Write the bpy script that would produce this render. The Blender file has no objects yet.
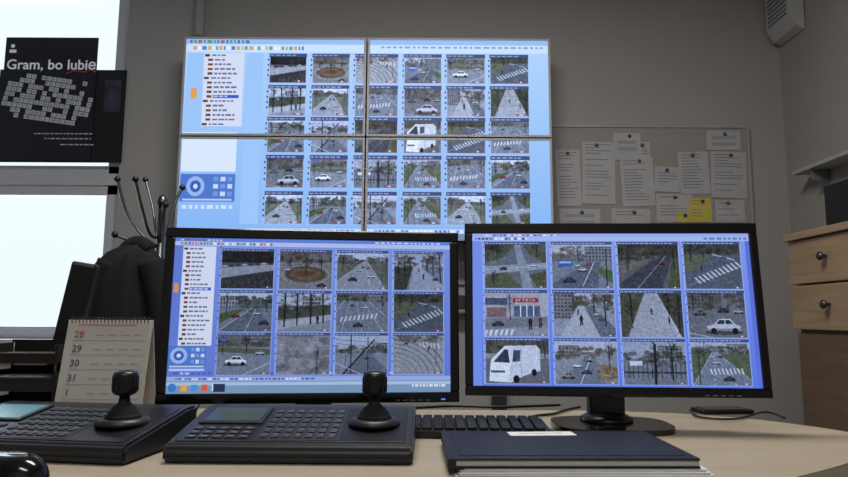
import bpy, bmesh, math, random
import numpy as np
from mathutils import Matrix, Vector, Euler
random.seed(4)
scene = bpy.context.scene
scene.view_settings.view_transform = 'Standard'
scene.view_settings.look = 'None'
R_ = math.radians
T = Matrix.Translation
def RX(a): return Matrix.Rotation(R_(a), 4, 'X')
def RY(a): return Matrix.Rotation(R_(a), 4, 'Y')
def RZ(a): return Matrix.Rotation(R_(a), 4, 'Z')

# ------------------------------------------------------------------ camera
F = 640.0
CAMZ = 0.956
CAM = Vector((0, 0, CAMZ))
CR = (RX(97.0) @ RZ(0.3))
cd = bpy.data.cameras.new('camera'); cam = bpy.data.objects.new('camera', cd)
scene.collection.objects.link(cam)
cd.sensor_width = 36.0; cd.lens = F / 848.0 * 36.0; cd.clip_start = 0.02
cam.matrix_world = T(CAM) @ CR
scene.camera = cam

# single-view survey helpers: where a measured sight line meets a real plane of the room
def sight(px, py):
    return (CR.to_3x3() @ Vector(((px - 424) / F, -(py - 238.5) / F, -1.0)))
def onY(px, py, Y):
    d = sight(px, py); return CAM + d * (Y / d.y)
def onZ(px, py, Z):
    d = sight(px, py); return CAM + d * ((Z - CAMZ) / d.z)
def onX(px, py, X):
    d = sight(px, py); return CAM + d * (X / d.x)

# ------------------------------------------------------------------ materials
def lin(c):
    return tuple(((v/255.0)/12.92 if v/255.0 <= 0.04045 else ((v/255.0+0.055)/1.055)**2.4) for v in c)
MATS = {}
def mat(name, col, rough=0.5, metal=0.0, spec=0.5, var=0.08, scale=8.0, emit=0.0, bump=0.0, coat=0.0):
    if name in MATS: return MATS[name]
    m = bpy.data.materials.new(name); m.use_nodes = True
    nt = m.node_tree; b = nt.nodes['Principled BSDF']
    c = lin(col)
    tc = nt.nodes.new('ShaderNodeTexCoord')
    nz = nt.nodes.new('ShaderNodeTexNoise'); nz.inputs['Scale'].default_value = scale; nz.inputs['Detail'].default_value = 4
    nt.links.new(tc.outputs['Object'], nz.inputs['Vector'])
    rp = nt.nodes.new('ShaderNodeValToRGB')
    rp.color_ramp.elements[0].position = 0.3; rp.color_ramp.elements[1].position = 0.7
    rp.color_ramp.elements[0].color = (*[v*(1-var) for v in c], 1)
    rp.color_ramp.elements[1].color = (*[min(1, v*(1+var)) for v in c], 1)
    nt.links.new(nz.outputs['Fac'], rp.inputs['Fac'])
    nt.links.new(rp.outputs['Color'], b.inputs['Base Color'])
    b.inputs['Roughness'].default_value = rough; b.inputs['Metallic'].default_value = metal
    b.inputs['Specular IOR Level'].default_value = spec
    b.inputs['Coat Weight'].default_value = coat
    if emit:
        nt.links.new(rp.outputs['Color'], b.inputs['Emission Color']); b.inputs['Emission Strength'].default_value = emit
    if bump:
        bp = nt.nodes.new('ShaderNodeBump'); bp.inputs['Strength'].default_value = bump; bp.inputs['Distance'].default_value = 0.002
        n2 = nt.nodes.new('ShaderNodeTexNoise'); n2.inputs['Scale'].default_value = scale*25
        nt.links.new(tc.outputs['Object'], n2.inputs['Vector'])
        nt.links.new(n2.outputs['Fac'], bp.inputs['Height']); nt.links.new(bp.outputs['Normal'], b.inputs['Normal'])
    MATS[name] = m; return m
def woodmat(name, c1, c2, scale, rough=0.4, stretch=(1, 9, 9)):
    m = bpy.data.materials.new(name); m.use_nodes = True
    nt = m.node_tree; b = nt.nodes['Principled BSDF']
    tc = nt.nodes.new('ShaderNodeTexCoord'); mp = nt.nodes.new('ShaderNodeMapping'); mp.inputs['Scale'].default_value = stretch
    nz = nt.nodes.new('ShaderNodeTexNoise'); nz.inputs['Scale'].default_value = scale; nz.inputs['Detail'].default_value = 6; nz.inputs['Distortion'].default_value = 0.6
    nt.links.new(tc.outputs['Object'], mp.inputs['Vector']); nt.links.new(mp.outputs['Vector'], nz.inputs['Vector'])
    rp = nt.nodes.new('ShaderNodeValToRGB'); rp.color_ramp.elements[0].position = 0.35; rp.color_ramp.elements[1].position = 0.65
    rp.color_ramp.elements[0].color = (*lin(c1), 1); rp.color_ramp.elements[1].color = (*lin(c2), 1)
    nt.links.new(nz.outputs['Fac'], rp.inputs['Fac']); nt.links.new(rp.outputs['Color'], b.inputs['Base Color'])
    b.inputs['Roughness'].default_value = rough
    return m

# ------------------------------------------------------------------ mesh builder
class B:
    def __init__(s, name):
        s.name = name; s.bm = bmesh.new(); s.uv = s.bm.loops.layers.uv.new('UVMap'); s.mats = []
    def mi(s, m):
        if m not in s.mats: s.mats.append(m)
        return s.mats.index(m)
    def merge(s, t, M, m, smooth=False):
        i = s.mi(m)
        if not t.loops.layers.uv: t.loops.layers.uv.new('UVMap')
        for f in t.faces: f.material_index = i; f.smooth = smooth
        me = bpy.data.meshes.new('t'); t.to_mesh(me); t.free()
        me.transform(M); s.bm.from_mesh(me); bpy.data.meshes.remove(me)
    def box(s, sz, M, m, bev=0.0, seg=2):
        t = bmesh.new(); bmesh.ops.create_cube(t, size=1.0)
        for v in t.verts: v.co = Vector((v.co.x*sz[0], v.co.y*sz[1], v.co.z*sz[2]))
        if bev: bmesh.ops.bevel(t, geom=t.edges[:], offset=bev, segments=seg, affect='EDGES', profile=0.6)
        s.merge(t, M, m)
    def bx(s, lo, hi, m, bev=0.0, M=Matrix()):
        lo = Vector(lo); hi = Vector(hi)
        s.box(hi-lo, M @ T((lo+hi)/2), m, bev)
    def cyl(s, r1, r2, h, M, m, seg=24):
        t = bmesh.new(); bmesh.ops.create_cone(t, cap_ends=True, segments=seg, radius1=r1, radius2=r2, depth=h)
        s.merge(t, M, m, False)
    def lathe(s, prof, M, m, seg=28):
        t = bmesh.new(); rings = []
        for r, z in prof:
            rings.append([t.verts.new((max(r, 1e-4)*math.cos(2*math.pi*k/seg), max(r, 1e-4)*math.sin(2*math.pi*k/seg), z)) for k in range(seg)])
        for a, b in zip(rings, rings[1:]):
            for k in range(seg): t.faces.new((a[k], a[(k+1) % seg], b[(k+1) % seg], b[k]))
        t.faces.new(rings[0][::-1]); t.faces.new(rings[-1])
        s.merge(t, M, m, True)
    def loft(s, rings, M, m):
        t = bmesh.new(); rr = [[t.verts.new(p) for p in r] for r in rings]; n = len(rings[0])
        for a, b in zip(rr, rr[1:]):
            for k in range(n): t.faces.new((a[k], a[(k+1) % n], b[(k+1) % n], b[k]))
        t.faces.new(rr[0][::-1]); t.faces.new(rr[-1])
        s.merge(t, M, m, True)
    def tube(s, pts, r, m, seg=8, M=Matrix(), sub=6):
        P = [Vector(p) for p in pts]
        if len(P) > 2 and sub > 1:
            Q = []
            for i in range(len(P)-1):
                p0 = P[max(i-1, 0)]; p1 = P[i]; p2 = P[i+1]; p3 = P[min(i+2, len(P)-1)]
                for k in range(sub):
                    u = k/sub
                    Q.append(0.5*((2*p1)+(p2-p0)*u+(2*p0-5*p1+4*p2-p3)*u*u+(3*p1-p0-3*p2+p3)*u**3))
            Q.append(P[-1]); P = Q
        rings = []; ref = None
        for i, p in enumerate(P):
            d = (P[min(i+1, len(P)-1)]-P[max(i-1, 0)]).normalized()
            if ref is None: ref = d.orthogonal().normalized()
            ref = (ref - d*ref.dot(d)).normalized(); b = d.cross(ref)
            rings.append([p + (ref*math.cos(2*math.pi*k/seg)+b*math.sin(2*math.pi*k/seg))*r for k in range(seg)])
        s.loft(rings, M, m)
    def prism(s, pts, h, M, m, bev=0.0):
        t = bmesh.new(); vs = [t.verts.new((x, y, 0)) for x, y in pts]; f = t.faces.new(vs)
        r = bmesh.ops.extrude_face_region(t, geom=[f])
        for v in r['geom']:
            if isinstance(v, bmesh.types.BMVert): v.co.z += h
        bmesh.ops.recalc_face_normals(t, faces=t.faces[:])
        if bev: bmesh.ops.bevel(t, geom=[e for e in t.edges], offset=bev, segments=2, affect='EDGES')
        s.merge(t, M, m)
    def quad(s, c, m, uvs=((0, 0), (1, 0), (1, 1), (0, 1)), M=Matrix()):
        t = bmesh.new(); uv = t.loops.layers.uv.new('UVMap')
        f = t.faces.new([t.verts.new(p) for p in c])
        for l, u in zip(f.loops, uvs): l[uv].uv = u
        s.merge(t, M, m)
    def text(s, body, size, M, m, align='LEFT', ext=0.0004, shear=0.0, bold=0.0, width=None):
        cu = bpy.data.curves.new('txt', 'FONT'); cu.body = body; cu.size = size; cu.align_x = align
        cu.extrude = ext; cu.shear = shear; cu.offset = bold; cu.resolution_u = 3
        o = bpy.data.objects.new('txt', cu); scene.collection.objects.link(o)
        bpy.context.view_layer.update()
        me = bpy.data.meshes.new_from_object(o.evaluated_get(bpy.context.evaluated_depsgraph_get()))
        if width:
            xs = [v.co.x for v in me.vertices]; k = width/(max(xs)-min(xs)); me.transform(Matrix.Diagonal((k, k, 1, 1)))
        t = bmesh.new(); t.from_mesh(me); s.merge(t, M, m)
        bpy.data.objects.remove(o); bpy.data.curves.remove(cu); bpy.data.meshes.remove(me)
    def done(s):
        me = bpy.data.meshes.new(s.name)
        c = [v.co for v in s.bm.verts]
        lo = Vector((min(v.x for v in c), min(v.y for v in c), min(v.z for v in c)))
        hi = Vector((max(v.x for v in c), max(v.y for v in c), max(v.z for v in c)))
        o = Vector(((lo.x+hi.x)/2, (lo.y+hi.y)/2, lo.z))
        s.bm.to_mesh(me); me.transform(T(-o))
        for m in s.mats: me.materials.append(m)
        ob = bpy.data.objects.new(s.name, me); ob.location = o; scene.collection.objects.link(ob)
        s.bm.free(); return ob

# ------------------------------------------------------------------ pictures shown on the screens (painted in numpy)
class Cv:
    def __init__(s, a): s.a = a; s.h, s.w = a.shape[:2]
    def rect(s, x0, y0, x1, y1, c, al=1.0):
        X0, X1 = sorted((int(round(x0*s.w)), int(round(x1*s.w)))); Y0, Y1 = sorted((int(round(y0*s.h)), int(round(y1*s.h))))
        X1 = max(X1, X0+1); Y1 = max(Y1, Y0+1); X0 = max(X0, 0); Y0 = max(Y0, 0)
        if X0 >= s.w or Y0 >= s.h or X1 <= 0 or Y1 <= 0: return
        s.a[Y0:Y1, X0:X1] = s.a[Y0:Y1, X0:X1]*(1-al)+np.array(c, float)*al
    def mask(s, f, bb, c, al):
        x0, y0, x1, y1 = bb
        X0 = max(int(x0*s.w)-1, 0); X1 = min(int(x1*s.w)+2, s.w); Y0 = max(int(y0*s.h)-1, 0); Y1 = min(int(y1*s.h)+2, s.h)
        if X1 <= X0 or Y1 <= Y0: return
        yy, xx = np.mgrid[Y0:Y1, X0:X1]; m = f((xx+.5)/s.w, (yy+.5)/s.h)
        v = s.a[Y0:Y1, X0:X1]; v[m] = v[m]*(1-al)+np.array(c, float)*al
    def poly(s, P, c, al=1.0):
        def f(x, y):
            ins = np.zeros(x.shape, bool); n = len(P)
            for i in range(n):
                xa, ya = P[i]; xb, yb = P[(i+1) % n]
                if ya == yb: continue
                cnd = (ya > y) != (yb > y)
                ins ^= cnd & (x < (xb-xa)*(y-ya)/(yb-ya)+xa)
            return ins
        s.mask(f, (min(p[0] for p in P), min(p[1] for p in P), max(p[0] for p in P), max(p[1] for p in P)), c, al)
    def ell(s, cx, cy, rx, ry, c, al=1.0, inner=0.0):
        def f(x, y):
            d = ((x-cx)/rx)**2+((y-cy)/ry)**2; return (d <= 1) & (d >= inner)
        s.mask(f, (cx-rx, cy-ry, cx+rx, cy+ry), c, al)
    def line(s, a, b, w, c, al=1.0):
        dx, dy = b[0]-a[0], b[1]-a[1]; L = math.hypot(dx, dy) or 1; nx, ny = -dy/L*w/2, dx/L*w/2
        s.poly([(a[0]+nx, a[1]+ny), (b[0]+nx, b[1]+ny), (b[0]-nx, b[1]-ny), (a[0]-nx, a[1]-ny)], c, al)
ASP = (98, 106, 120); GR = (72, 84, 66); DK = (38, 42, 48); SKY = (172, 186, 210); WH = (206, 214, 228)
def foliage(c, g, x0, x1, y0, y1, n, col, r=0.08):
    m = sum(col)/3.0; col = tuple(v*.7+m*.3 for v in col)
    for _ in range(n):
        k = g.uniform(.7, 1.2); c.ell(g.uniform(x0, x1), g.uniform(y0, y1), g.uniform(.3, .9)*r, g.uniform(.3, .8)*r, tuple(v*k for v in col), .6)
def tree(c, x, y, h, col, g, w=.02):
    tx = x+g.uniform(-.03, .03)
    c.line((x, y), (tx, y-h), w, DK)
    for _ in range(14):
        t = g.uniform(.3, .98); bx, by = x+(tx-x)*t, y-h*t; sx = g.uniform(-.16, .16)*(1.15-t*.6); ey = by-g.uniform(.05, .2)
        c.line((bx, by), (bx+sx, ey), w*.3, DK, .75); c.line((bx+sx*.5, (by+ey)/2), (bx+sx*.5+g.uniform(-.05, .05), ey-.06), w*.2, DK, .6)
    if col: foliage(c, g, x-.12, x+.12, y-h-.06, y-h*.5, 18, col, .05)
def car(c, x, y, s, col):
    c.ell(x, y+.015*s, .14*s, .025*s, (46, 50, 58), .6)
    hi = tuple(min(255, v*1.12) for v in col); lo = tuple(v*.75 for v in col)
    c.poly([(x-.12*s, y), (x-.125*s, y-.045*s), (x-.11*s, y-.055*s), (x-.07*s, y-.065*s), (x-.035*s, y-.115*s), (x+.055*s, y-.118*s), (x+.09*s, y-.065*s), (x+.125*s, y-.05*s), (x+.13*s, y)], col)
    c.rect(x-.12*s, y-.022*s, x+.125*s, y, lo)
    c.line((x-.03*s, y-.113*s), (x+.052*s, y-.115*s), .008*s, hi)
    c.poly([(x-.055*s, y-.068*s), (x-.028*s, y-.106*s), (x+.008*s, y-.107*s), (x+.008*s, y-.068*s)], (50, 60, 76)); c.poly([(x+.016*s, y-.068*s), (x+.016*s, y-.107*s), (x+.048*s, y-.107*s), (x+.074*s, y-.068*s)], (50, 60, 76))
    for k in (-.075, .085): c.ell(x+k*s, y, .022*s, .03*s, (30, 32, 38))
def person(c, x, y, s, col=(40, 40, 60)):
    c.ell(x, y-.93*s, .06*s, .08*s, (130, 108, 102)); c.ell(x, y-.62*s, .11*s, .25*s, col); c.line((x-.03*s, y-.42*s), (x-.07*s, y), .07*s, (34, 34, 44)); c.line((x+.03*s, y-.42*s), (x+.08*s, y), .07*s, (34, 34, 44))
def block(c, g, x0, x1, y0, y1, col=(122, 122, 130)):
    c.rect(x0, y0, x1, y1, col); c.rect(x0, y0, x1, y0+.02, tuple(v*.7 for v in col))
    nx = max(2, int((x1-x0)/.055)); ny = max(1, int((y1-y0)/.085))
    for i in range(nx):
        for j in range(ny):
            x = x0+(x1-x0)*(i+.25)/nx; y = y0+.03+(y1-y0-.03)*(j+.2)/ny; k = g.uniform(.8, 1.25)
            c.rect(x, y, x+(x1-x0)*.5/nx, y+(y1-y0)*.5/ny, (66*k, 72*k, 90*k))
def road(c, vx, vy, l, r, col=ASP, lanes=1):
    c.poly([(vx-.03, vy), (vx+.03, vy), (r, 1), (l, 1)], col)
    c.line((vx-.03, vy), (l, 1), .010, WH, .6); c.line((vx+.03, vy), (r, 1), .010, WH, .6)
    for k in range(lanes):
        bx = l+(r-l)*(k+1)/(lanes+1)
        for t in np.linspace(.05, .95, 7):
            t2 = t+.06; c.line((vx+(bx-vx)*t, vy+(1-vy)*t), (vx+(bx-vx)*t2, vy+(1-vy)*t2), .005+.010*t, WH, .8)
def zebra(c, x0, y0, x1, y1, n, wd, sl):
    for i in range(n):
        t = i/n; x = x0+(x1-x0)*t; y = y0+(y1-y0)*t; w = wd
        c.poly([(x, y), (x+w*.8, y), (x+w*.8+sl, y+.13), (x+sl, y+.13)], WH, .75)
def paint(c, kind, seed):
    g = np.random.RandomState(seed); a = c.a; a[:] = ASP
    if kind == 'parking':
        a[:] = (78, 84, 98); c.rect(0, 0, 1, .3, (34, 37, 44)); foliage(c, g, 0, 1, 0, .25, 60, (50, 52, 52))
        c.poly([(0, .42), (1, .3), (1, .5), (0, .72)], (140, 146, 160)); c.poly([(0, .75), (1, .52), (1, 1), (0, 1)], (58, 60, 66))
        for i in range(8): car(c, .06+i*.125, .42-i*.012, .45, [(180, 190, 205), (60, 64, 80), (110, 50, 54)][i % 3])
        for i in range(9): c.line((.05+i*.12, .8), (.0+i*.13, .98), .01, (150, 150, 140), .5)
    elif kind == 'round':
        a[:] = (118, 118, 124); c.rect(0, 0, 1, .28, (100, 98, 104)); foliage(c, g, 0, 1, 0, .26, 60, (92, 80, 70)); block(c, g, .55, .95, .03, .2, (126, 122, 124))
        c.ell(.5, .6, .4, .22, (84, 82, 74)); c.ell(.5, .6, .3, .15, (116, 88, 70)); c.ell(.5, .58, .2, .08, (90, 72, 60)); c.ell(.5, .62, .46, .27, WH, .4, .94)
        tree(c, .5, .6, .45, (84, 72, 60), g, .015); tree(c, .2, .55, .4, None, g, .012); tree(c, .8, .5, .4, None, g, .012)
        car(c, .15, .5, .5, (190, 190, 200)); car(c, .8, .92, .7, (60, 60, 70))
    elif kind == 'road':
        c.rect(0, 0, 1, .2, SKY); block(c, g, .02, .3, .06, .28); foliage(c, g, 0, 1, .14, .34, 60, (78, 78, 76)); c.rect(0, .3, 1, 1, (100, 106, 98))
        road(c, .55, .22, -.2, .95, (134, 142, 156), 3)
        for x, y, s, k in ((.42, .5, .45, (190, 196, 210)), (.6, .42, .3, (130, 60, 64)), (.3, .75, .75, (60, 66, 84)), (.66, .66, .55, (200, 206, 214)), (.5, .4, .25, (60, 60, 76)), (.56, .33, .2, WH)): car(c, x, y, s, k)
        c.line((.88, .9), (.88, .1), .012, (60, 60, 66)); c.line((.88, .12), (.7, .08), .01, (60, 60, 66)); tree(c, .95, .7, .6, None, g, .012); tree(c, .1, .5, .4, None, g, .012)
    elif kind == 'avenue':
        a[:] = (112, 120, 138); c.rect(0, 0, 1, .35, (150, 162, 186)); c.poly([(.4, .35), (.55, .35), (1.1, 1), (.3, 1)], (142, 152, 172)); c.poly([(0, .4), (.38, .35), (.25, 1), (0, 1)], (66, 72, 62))
        for x, y, h in ((.08, .8, .7), (.22, .62, .5), (.34, .5, .35), (.8, .6, .55), (.95, .8, .75), (.68, .5, .35)): tree(c, x, y, h, (84, 76, 64), g, .02)
        person(c, .6, .7, .16); person(c, .5, .5, .1, (100, 50, 50)); car(c, .85, .72, .5, (70, 74, 90))
    elif kind == 'street':
        c.rect(0, 0, 1, .16, SKY); block(c, g, 0, .45, .08, .42, (132, 132, 140)); foliage(c, g, .3, 1, .08, .38, 60, (76, 84, 72)); c.rect(0, .4, 1, 1, (110, 118, 132))
        c.poly([(.0, 1), (.62, .4), (.75, .4), (1, .9), (1, 1)], (94, 102, 118)); c.line((0, .98), (.62, .4), .012, WH, .7); c.line((.5, 1), (.69, .4), .01, WH, .7)
        c.poly([(0, .55), (.4, .42), (.5, .42), (0, .8)], (78, 94, 68)); tree(c, .12, .6, .5, None, g, .014); tree(c, .9, .5, .4, None, g, .014); car(c, .3, .62, .7, (150, 56, 58)); car(c, .72, .55, .5, WH); car(c, .85, .8, .8, (56, 62, 82)); car(c, .6, .47, .35, (70, 76, 90))
    elif kind == 'trunks':
        a[:] = (128, 134, 148); c.rect(0, 0, 1, .3, (164, 174, 194)); block(c, g, .45, .8, .08, .3, (136, 138, 146)); c.poly([(0, .35), (1, .3), (1, .55), (0, .7)], (74, 78, 70)); c.poly([(0, .75), (1, .55), (1, .7), (0, .95)], (150, 156, 170))
        for x in (.12, .36, .62, .86): tree(c, x, .9-.15*x, .85, None, g, .028)
        foliage(c, g, 0, 1, 0, .3, 40, (84, 82, 78), .04); person(c, .75, .8, .25); car(c, .25, .42, .4, (150, 156, 170)); car(c, .5, .4, .4, (60, 66, 80))
    elif kind == 'wide':
        a[:] = (110, 118, 134); c.rect(0, 0, 1, .18, (92, 96, 98)); foliage(c, g, 0, 1, 0, .2, 50, (78, 84, 74)); block(c, g, .6, .95, .0, .16)
        for k in range(5): c.line((.15+k*.12, .2), (-.3+k*.4, 1), .010, WH, .6)
        zebra(c, .1, .6, .85, .5, 9, .045, -.03); car(c, .55, .38, .45, (190, 196, 206)); car(c, .3, .32, .35, (60, 60, 80)); car(c, .42, .85, .8, (66, 72, 92)); tree(c, .9, .45, .4, None, g, .012)
    elif kind == 'zebra':
        a[:] = (84, 92, 106); c.rect(0, 0, 1, .22, (70, 76, 68)); foliage(c, g, 0, 1, 0, .2, 40, (64, 68, 60)); c.poly([(0, .22), (.5, .25), (.2, .6), (0, .6)], (90, 96, 82)); tree(c, .12, .4, .36, None, g, .014); tree(c, .35, .3, .3, None, g, .014)
        zebra(c, .15, .75, .95, .35, 11, .05, .1); c.line((0, .95), (1, .5), .010, WH, .5); c.line((.5, .22), (.9, .35), .03, (150, 156, 170)); car(c, .7, .3, .45, (120, 126, 140)); person(c, .3, .6, .14)
    elif kind == 'white':
        a[:] = (118, 126, 142); c.rect(0, 0, 1, .3, (98, 104, 110)); block(c, g, .5, 1, .02, .26); foliage(c, g, 0, 1, .1, .28, 40, (88, 84, 74)); c.poly([(0, .3), (1, .35), (1, .5), (0, .42)], (90, 98, 80)); tree(c, .55, .42, .38, None, g, .014)
        car(c, .35, .72, 1.6, WH); car(c, .8, .48, .7, (180, 186, 200)); c.line((.1, .0), (.1, .5), .015, (50, 50, 60)); c.rect(.05, .05, .17, .15, (70, 96, 160)); c.line((.5, 1), (1, .7), .015, WH, .7)
    elif kind == 'fog':
        a[:] = (128, 132, 146); foliage(c, g, 0, 1, .0, 1, 110, (128, 130, 142), .16); tree(c, .75, 1, .7, None, g, .012)
    elif kind == 'poles':
        a[:] = (122, 130, 146); c.rect(0, 0, 1, .4, (158, 168, 190)); block(c, g, .7, 1, .2, .42); foliage(c, g, 0, 1, .25, .45, 40, (78, 80, 76)); c.poly([(.2, 1), (.5, .42), (.65, .42), (1, .9), (1, 1)], (100, 106, 122)); car(c, .6, .6, .4, (60, 64, 80))
        c.line((.15, 1), (.75, .1), .03, DK); c.line((.3, 1), (.3, 0), .022, (46, 48, 58)); c.line((.62, .9), (.62, .05), .015, (50, 52, 62)); c.line((0, .2), (1, .35), .008, DK); c.line((0, .1), (1, .2), .008, DK); c.line((.0, .7), (.5, 1), .02, WH, .6)
    elif kind == 'tracks':
        a[:] = (142, 146, 156); foliage(c, g, 0, 1, 0, .15, 40, (96, 94, 90))
        for k in range(8): c.ell(-.05, 1.1, .3+k*.12, .35+k*.11, (92, 94, 104), .9, .955)
        zebra(c, .5, .16, .95, .22, 6, .035, .03); c.line((.85, .8), (.85, .2), .01, DK); person(c, .7, .4, .14); car(c, .25, .22, .35, (70, 76, 90))
    elif kind == 'junction':
        a[:] = (98, 104, 116); c.poly([(0, 0), (.5, 0), (.3, .3), (0, .42)], (76, 84, 70)); c.poly([(.62, 0), (1, 0), (1, .45), (.75, .25)], (80, 86, 72)); c.poly([(0, .75), (.35, .6), (.6, 1), (0, 1)], (82, 90, 74)); c.poly([(.72, .7), (1, .6), (1, 1), (.85, 1)], (80, 86, 70))
        c.poly([(0, .5), (1, .42), (1, .56), (0, .68)], (134, 142, 156)); c.poly([(.48, 0), (.58, 0), (.78, 1), (.62, 1)], (128, 136, 152)); c.line((0, .58), (1, .49), .010, WH, .6); foliage(c, g, .0, .3, 0, .14, 20, (58, 60, 54)); car(c, .3, .57, .5, (60, 60, 76)); car(c, .8, .5, .45, WH)
        tree(c, .2, .36, .34, None, g, .012); tree(c, .85, .3, .3, None, g, .012); tree(c, .15, .95, .3, None, g, .012)
    elif kind == 'busy':
        c.rect(0, 0, 1, .22, (156, 166, 186)); foliage(c, g, 0, 1, .05, .4, 50, (102, 92, 76)); block(c, g, .55, 1, .05, .4, (116, 120, 130)); c.rect(0, .38, 1, 1, (110, 118, 134)); c.poly([(0, .9), (.6, .4), (.8, .4), (.75, 1), (0, 1)], (90, 96, 112))
        c.poly([(.75, .5), (1, .6), (1, .9), (.8, .7)], (76, 104, 72)); c.poly([(.1, .54), (.1, .38), (.14, .35), (.34, .37), (.34, .5)], (66, 94, 160)); c.rect(.12, .39, .32, .43, (150, 168, 198)); car(c, .5, .6, .65, (170, 176, 190)); car(c, .28, .85, .9, (60, 70, 106)); car(c, .62, .48, .4, (150, 66, 66)); car(c, .42, .5, .4, WH); c.line((.5, .95), (.7, .4), .01, WH); c.line((.9, 1), (.9, .1), .015, DK); tree(c, .45, .42, .36, None, g, .012)
    elif kind == 'darkroad':
        a[:] = (88, 92, 94); c.rect(0, 0, 1, .25, (62, 60, 58)); foliage(c, g, 0, 1, 0, .35, 70, (74, 70, 64)); c.poly([(0, .9), (.7, .25), (.9, .25), (.7, 1), (0, 1)], (66, 70, 82)); c.poly([(0, .5), (.5, .32), (.6, .32), (0, .75)], (98, 98, 96)); car(c, .7, .45, .6, (104, 50, 54)); car(c, .55, .6, .5, (70, 74, 88)); c.line((.3, 1), (.8, .25), .010, WH, .6); c.poly([(.86, .4), (1, .35), (1, 1), (.8, 1)], (78, 86, 66)); tree(c, .15, .6, .5, None, g, .014); tree(c, .92, .6, .5, None, g, .014)
    elif kind == 'shop':
        a[:] = (128, 134, 148); c.rect(0, 0, 1, .55, (150, 152, 164)); c.rect(.45, .12, .86, .22, (150, 56, 62)); c.rect(.46, .3, .88, .55, (82, 96, 122)); c.rect(.0, .12, .36, .28, (74, 84, 110)); c.rect(.02, .34, .34, .56, (120, 96, 104)); c.rect(.56, .3, .575, .55, WH); c.rect(.66, .3, .675, .55, WH); c.rect(.77, .3, .785, .55, WH)
        L = {'A': ["010", "101", "111", "101", "101"], 'P': ["110", "101", "110", "100", "100"], 'T': ["111", "010", "010", "010", "010"], 'E': ["111", "100", "110", "100", "111"], 'K': ["101", "110", "100", "110", "101"]}
        for i, ch in enumerate('APTEKA'):
            for r, row in enumerate(L[ch]):
                for q, bit in enumerate(row):
                    if bit == '1': c.rect(.49+i*.055+q*.012, .14+r*.012, .49+i*.055+(q+1)*.012, .14+(r+1)*.012, WH, .75)
        c.poly([(0, .6), (1, .55), (1, .75), (0, .85)], (110, 114, 126)); car(c, .2, .75, .8, (60, 66, 86)); person(c, .72, .85, .3); person(c, .88, .8, .26, (100, 50, 56)); zebra(c, 0, .86, .5, .84, 6, .05, -.03); tree(c, .4, .62, .6, None, g, .014)
    elif kind == 'walk':
        a[:] = (128, 136, 152); c.rect(.35, 0, 1, .3, (150, 160, 180)); block(c, g, 0, .35, 0, .6, (112, 112, 120)); foliage(c, g, .3, 1, .05, .35, 50, (88, 82, 72)); c.poly([(.1, 1), (.4, .3), (.5, .3), (.75, 1)], (150, 156, 168)); c.poly([(.75, 1), (.5, .3), (.62, .3), (1, .8), (1, 1)], (96, 102, 116))
        person(c, .45, .75, .26); person(c, .4, .5, .14, (60, 60, 90)); tree(c, .85, .75, .6, (84, 80, 62), g); tree(c, .66, .5, .4, None, g, .014); car(c, .78, .62, .45, (80, 86, 100)); car(c, .7, .5, .35, WH)
    elif kind == 'path':
        a[:] = (142, 148, 160); c.poly([(0, .0), (.4, .0), (.1, 1), (0, 1)], (76, 80, 68)); c.poly([(.6, 0), (1, 0), (1, 1), (.98, 1)], (68, 70, 64)); tree(c, .18, .8, .8, None, g, .024); tree(c, .78, .7, .7, (70, 66, 56), g, .024); tree(c, .93, .95, .9, None, g, .024); person(c, .5, .5, .16, (60, 46, 54)); c.line((.6, 0), (.95, 1), .015, (170, 176, 190)); c.line((.4, 0), (.1, 1), .012, (110, 114, 124))
        for k in range(6): c.line((.36-k*.05, .1+k*.16), (.62+k*.06, .1+k*.16), .006, (120, 126, 138))
    elif kind == 'cars':
        a[:] = (102, 106, 116); block(c, g, 0, .6, 0, .36, (92, 92, 96)); foliage(c, g, .3, 1, 0, .35, 50, (84, 80, 72)); car(c, .6, .85, 2.3, (166, 172, 184)); car(c, .2, .48, .9, (90, 96, 112)); car(c, .62, .42, .8, (56, 58, 68)); car(c, .88, .44, .7, (150, 156, 168)); c.line((0, .9), (.4, 1), .015, WH, .6); tree(c, .1, .4, .4, None, g, .014)
    elif kind == 'van':
        a[:] = (98, 102, 112); c.rect(0, 0, 1, .35, (84, 84, 82)); foliage(c, g, 0, 1, 0, .3, 50, (84, 76, 66)); c.rect(.0, .3, 1, .42, (124, 130, 140)); tree(c, .94, .4, .4, None, g, .014)
        c.poly([(.05, .95), (.08, .45), (.3, .12), (.8, .1), (.86, .2), (.86, .7), (.6, .82), (.4, .98)], (196, 202, 214)); c.poly([(.36, .95), (.4, .5), (.34, .14), (.8, .1), (.86, .2), (.86, .7), (.6, .82), (.4, .98)], (178, 184, 198)); c.poly([(.12, .5), (.3, .2), (.35, .2), (.38, .52)], (54, 64, 82)); c.poly([(.42, .5), (.44, .22), (.55, .22), (.54, .48)], (66, 76, 94)); c.ell(.48, .9, .05, .09, (28, 30, 36)); c.ell(.76, .74, .04, .08, (28, 30, 36)); c.rect(.08, .7, .3, .75, (80, 84, 94)); c.line((.56, .14), (.56, .82), .006, (130, 136, 150)); c.line((.4, .6), (.86, .52), .006, (140, 146, 160))
    elif kind == 'autumn':
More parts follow.
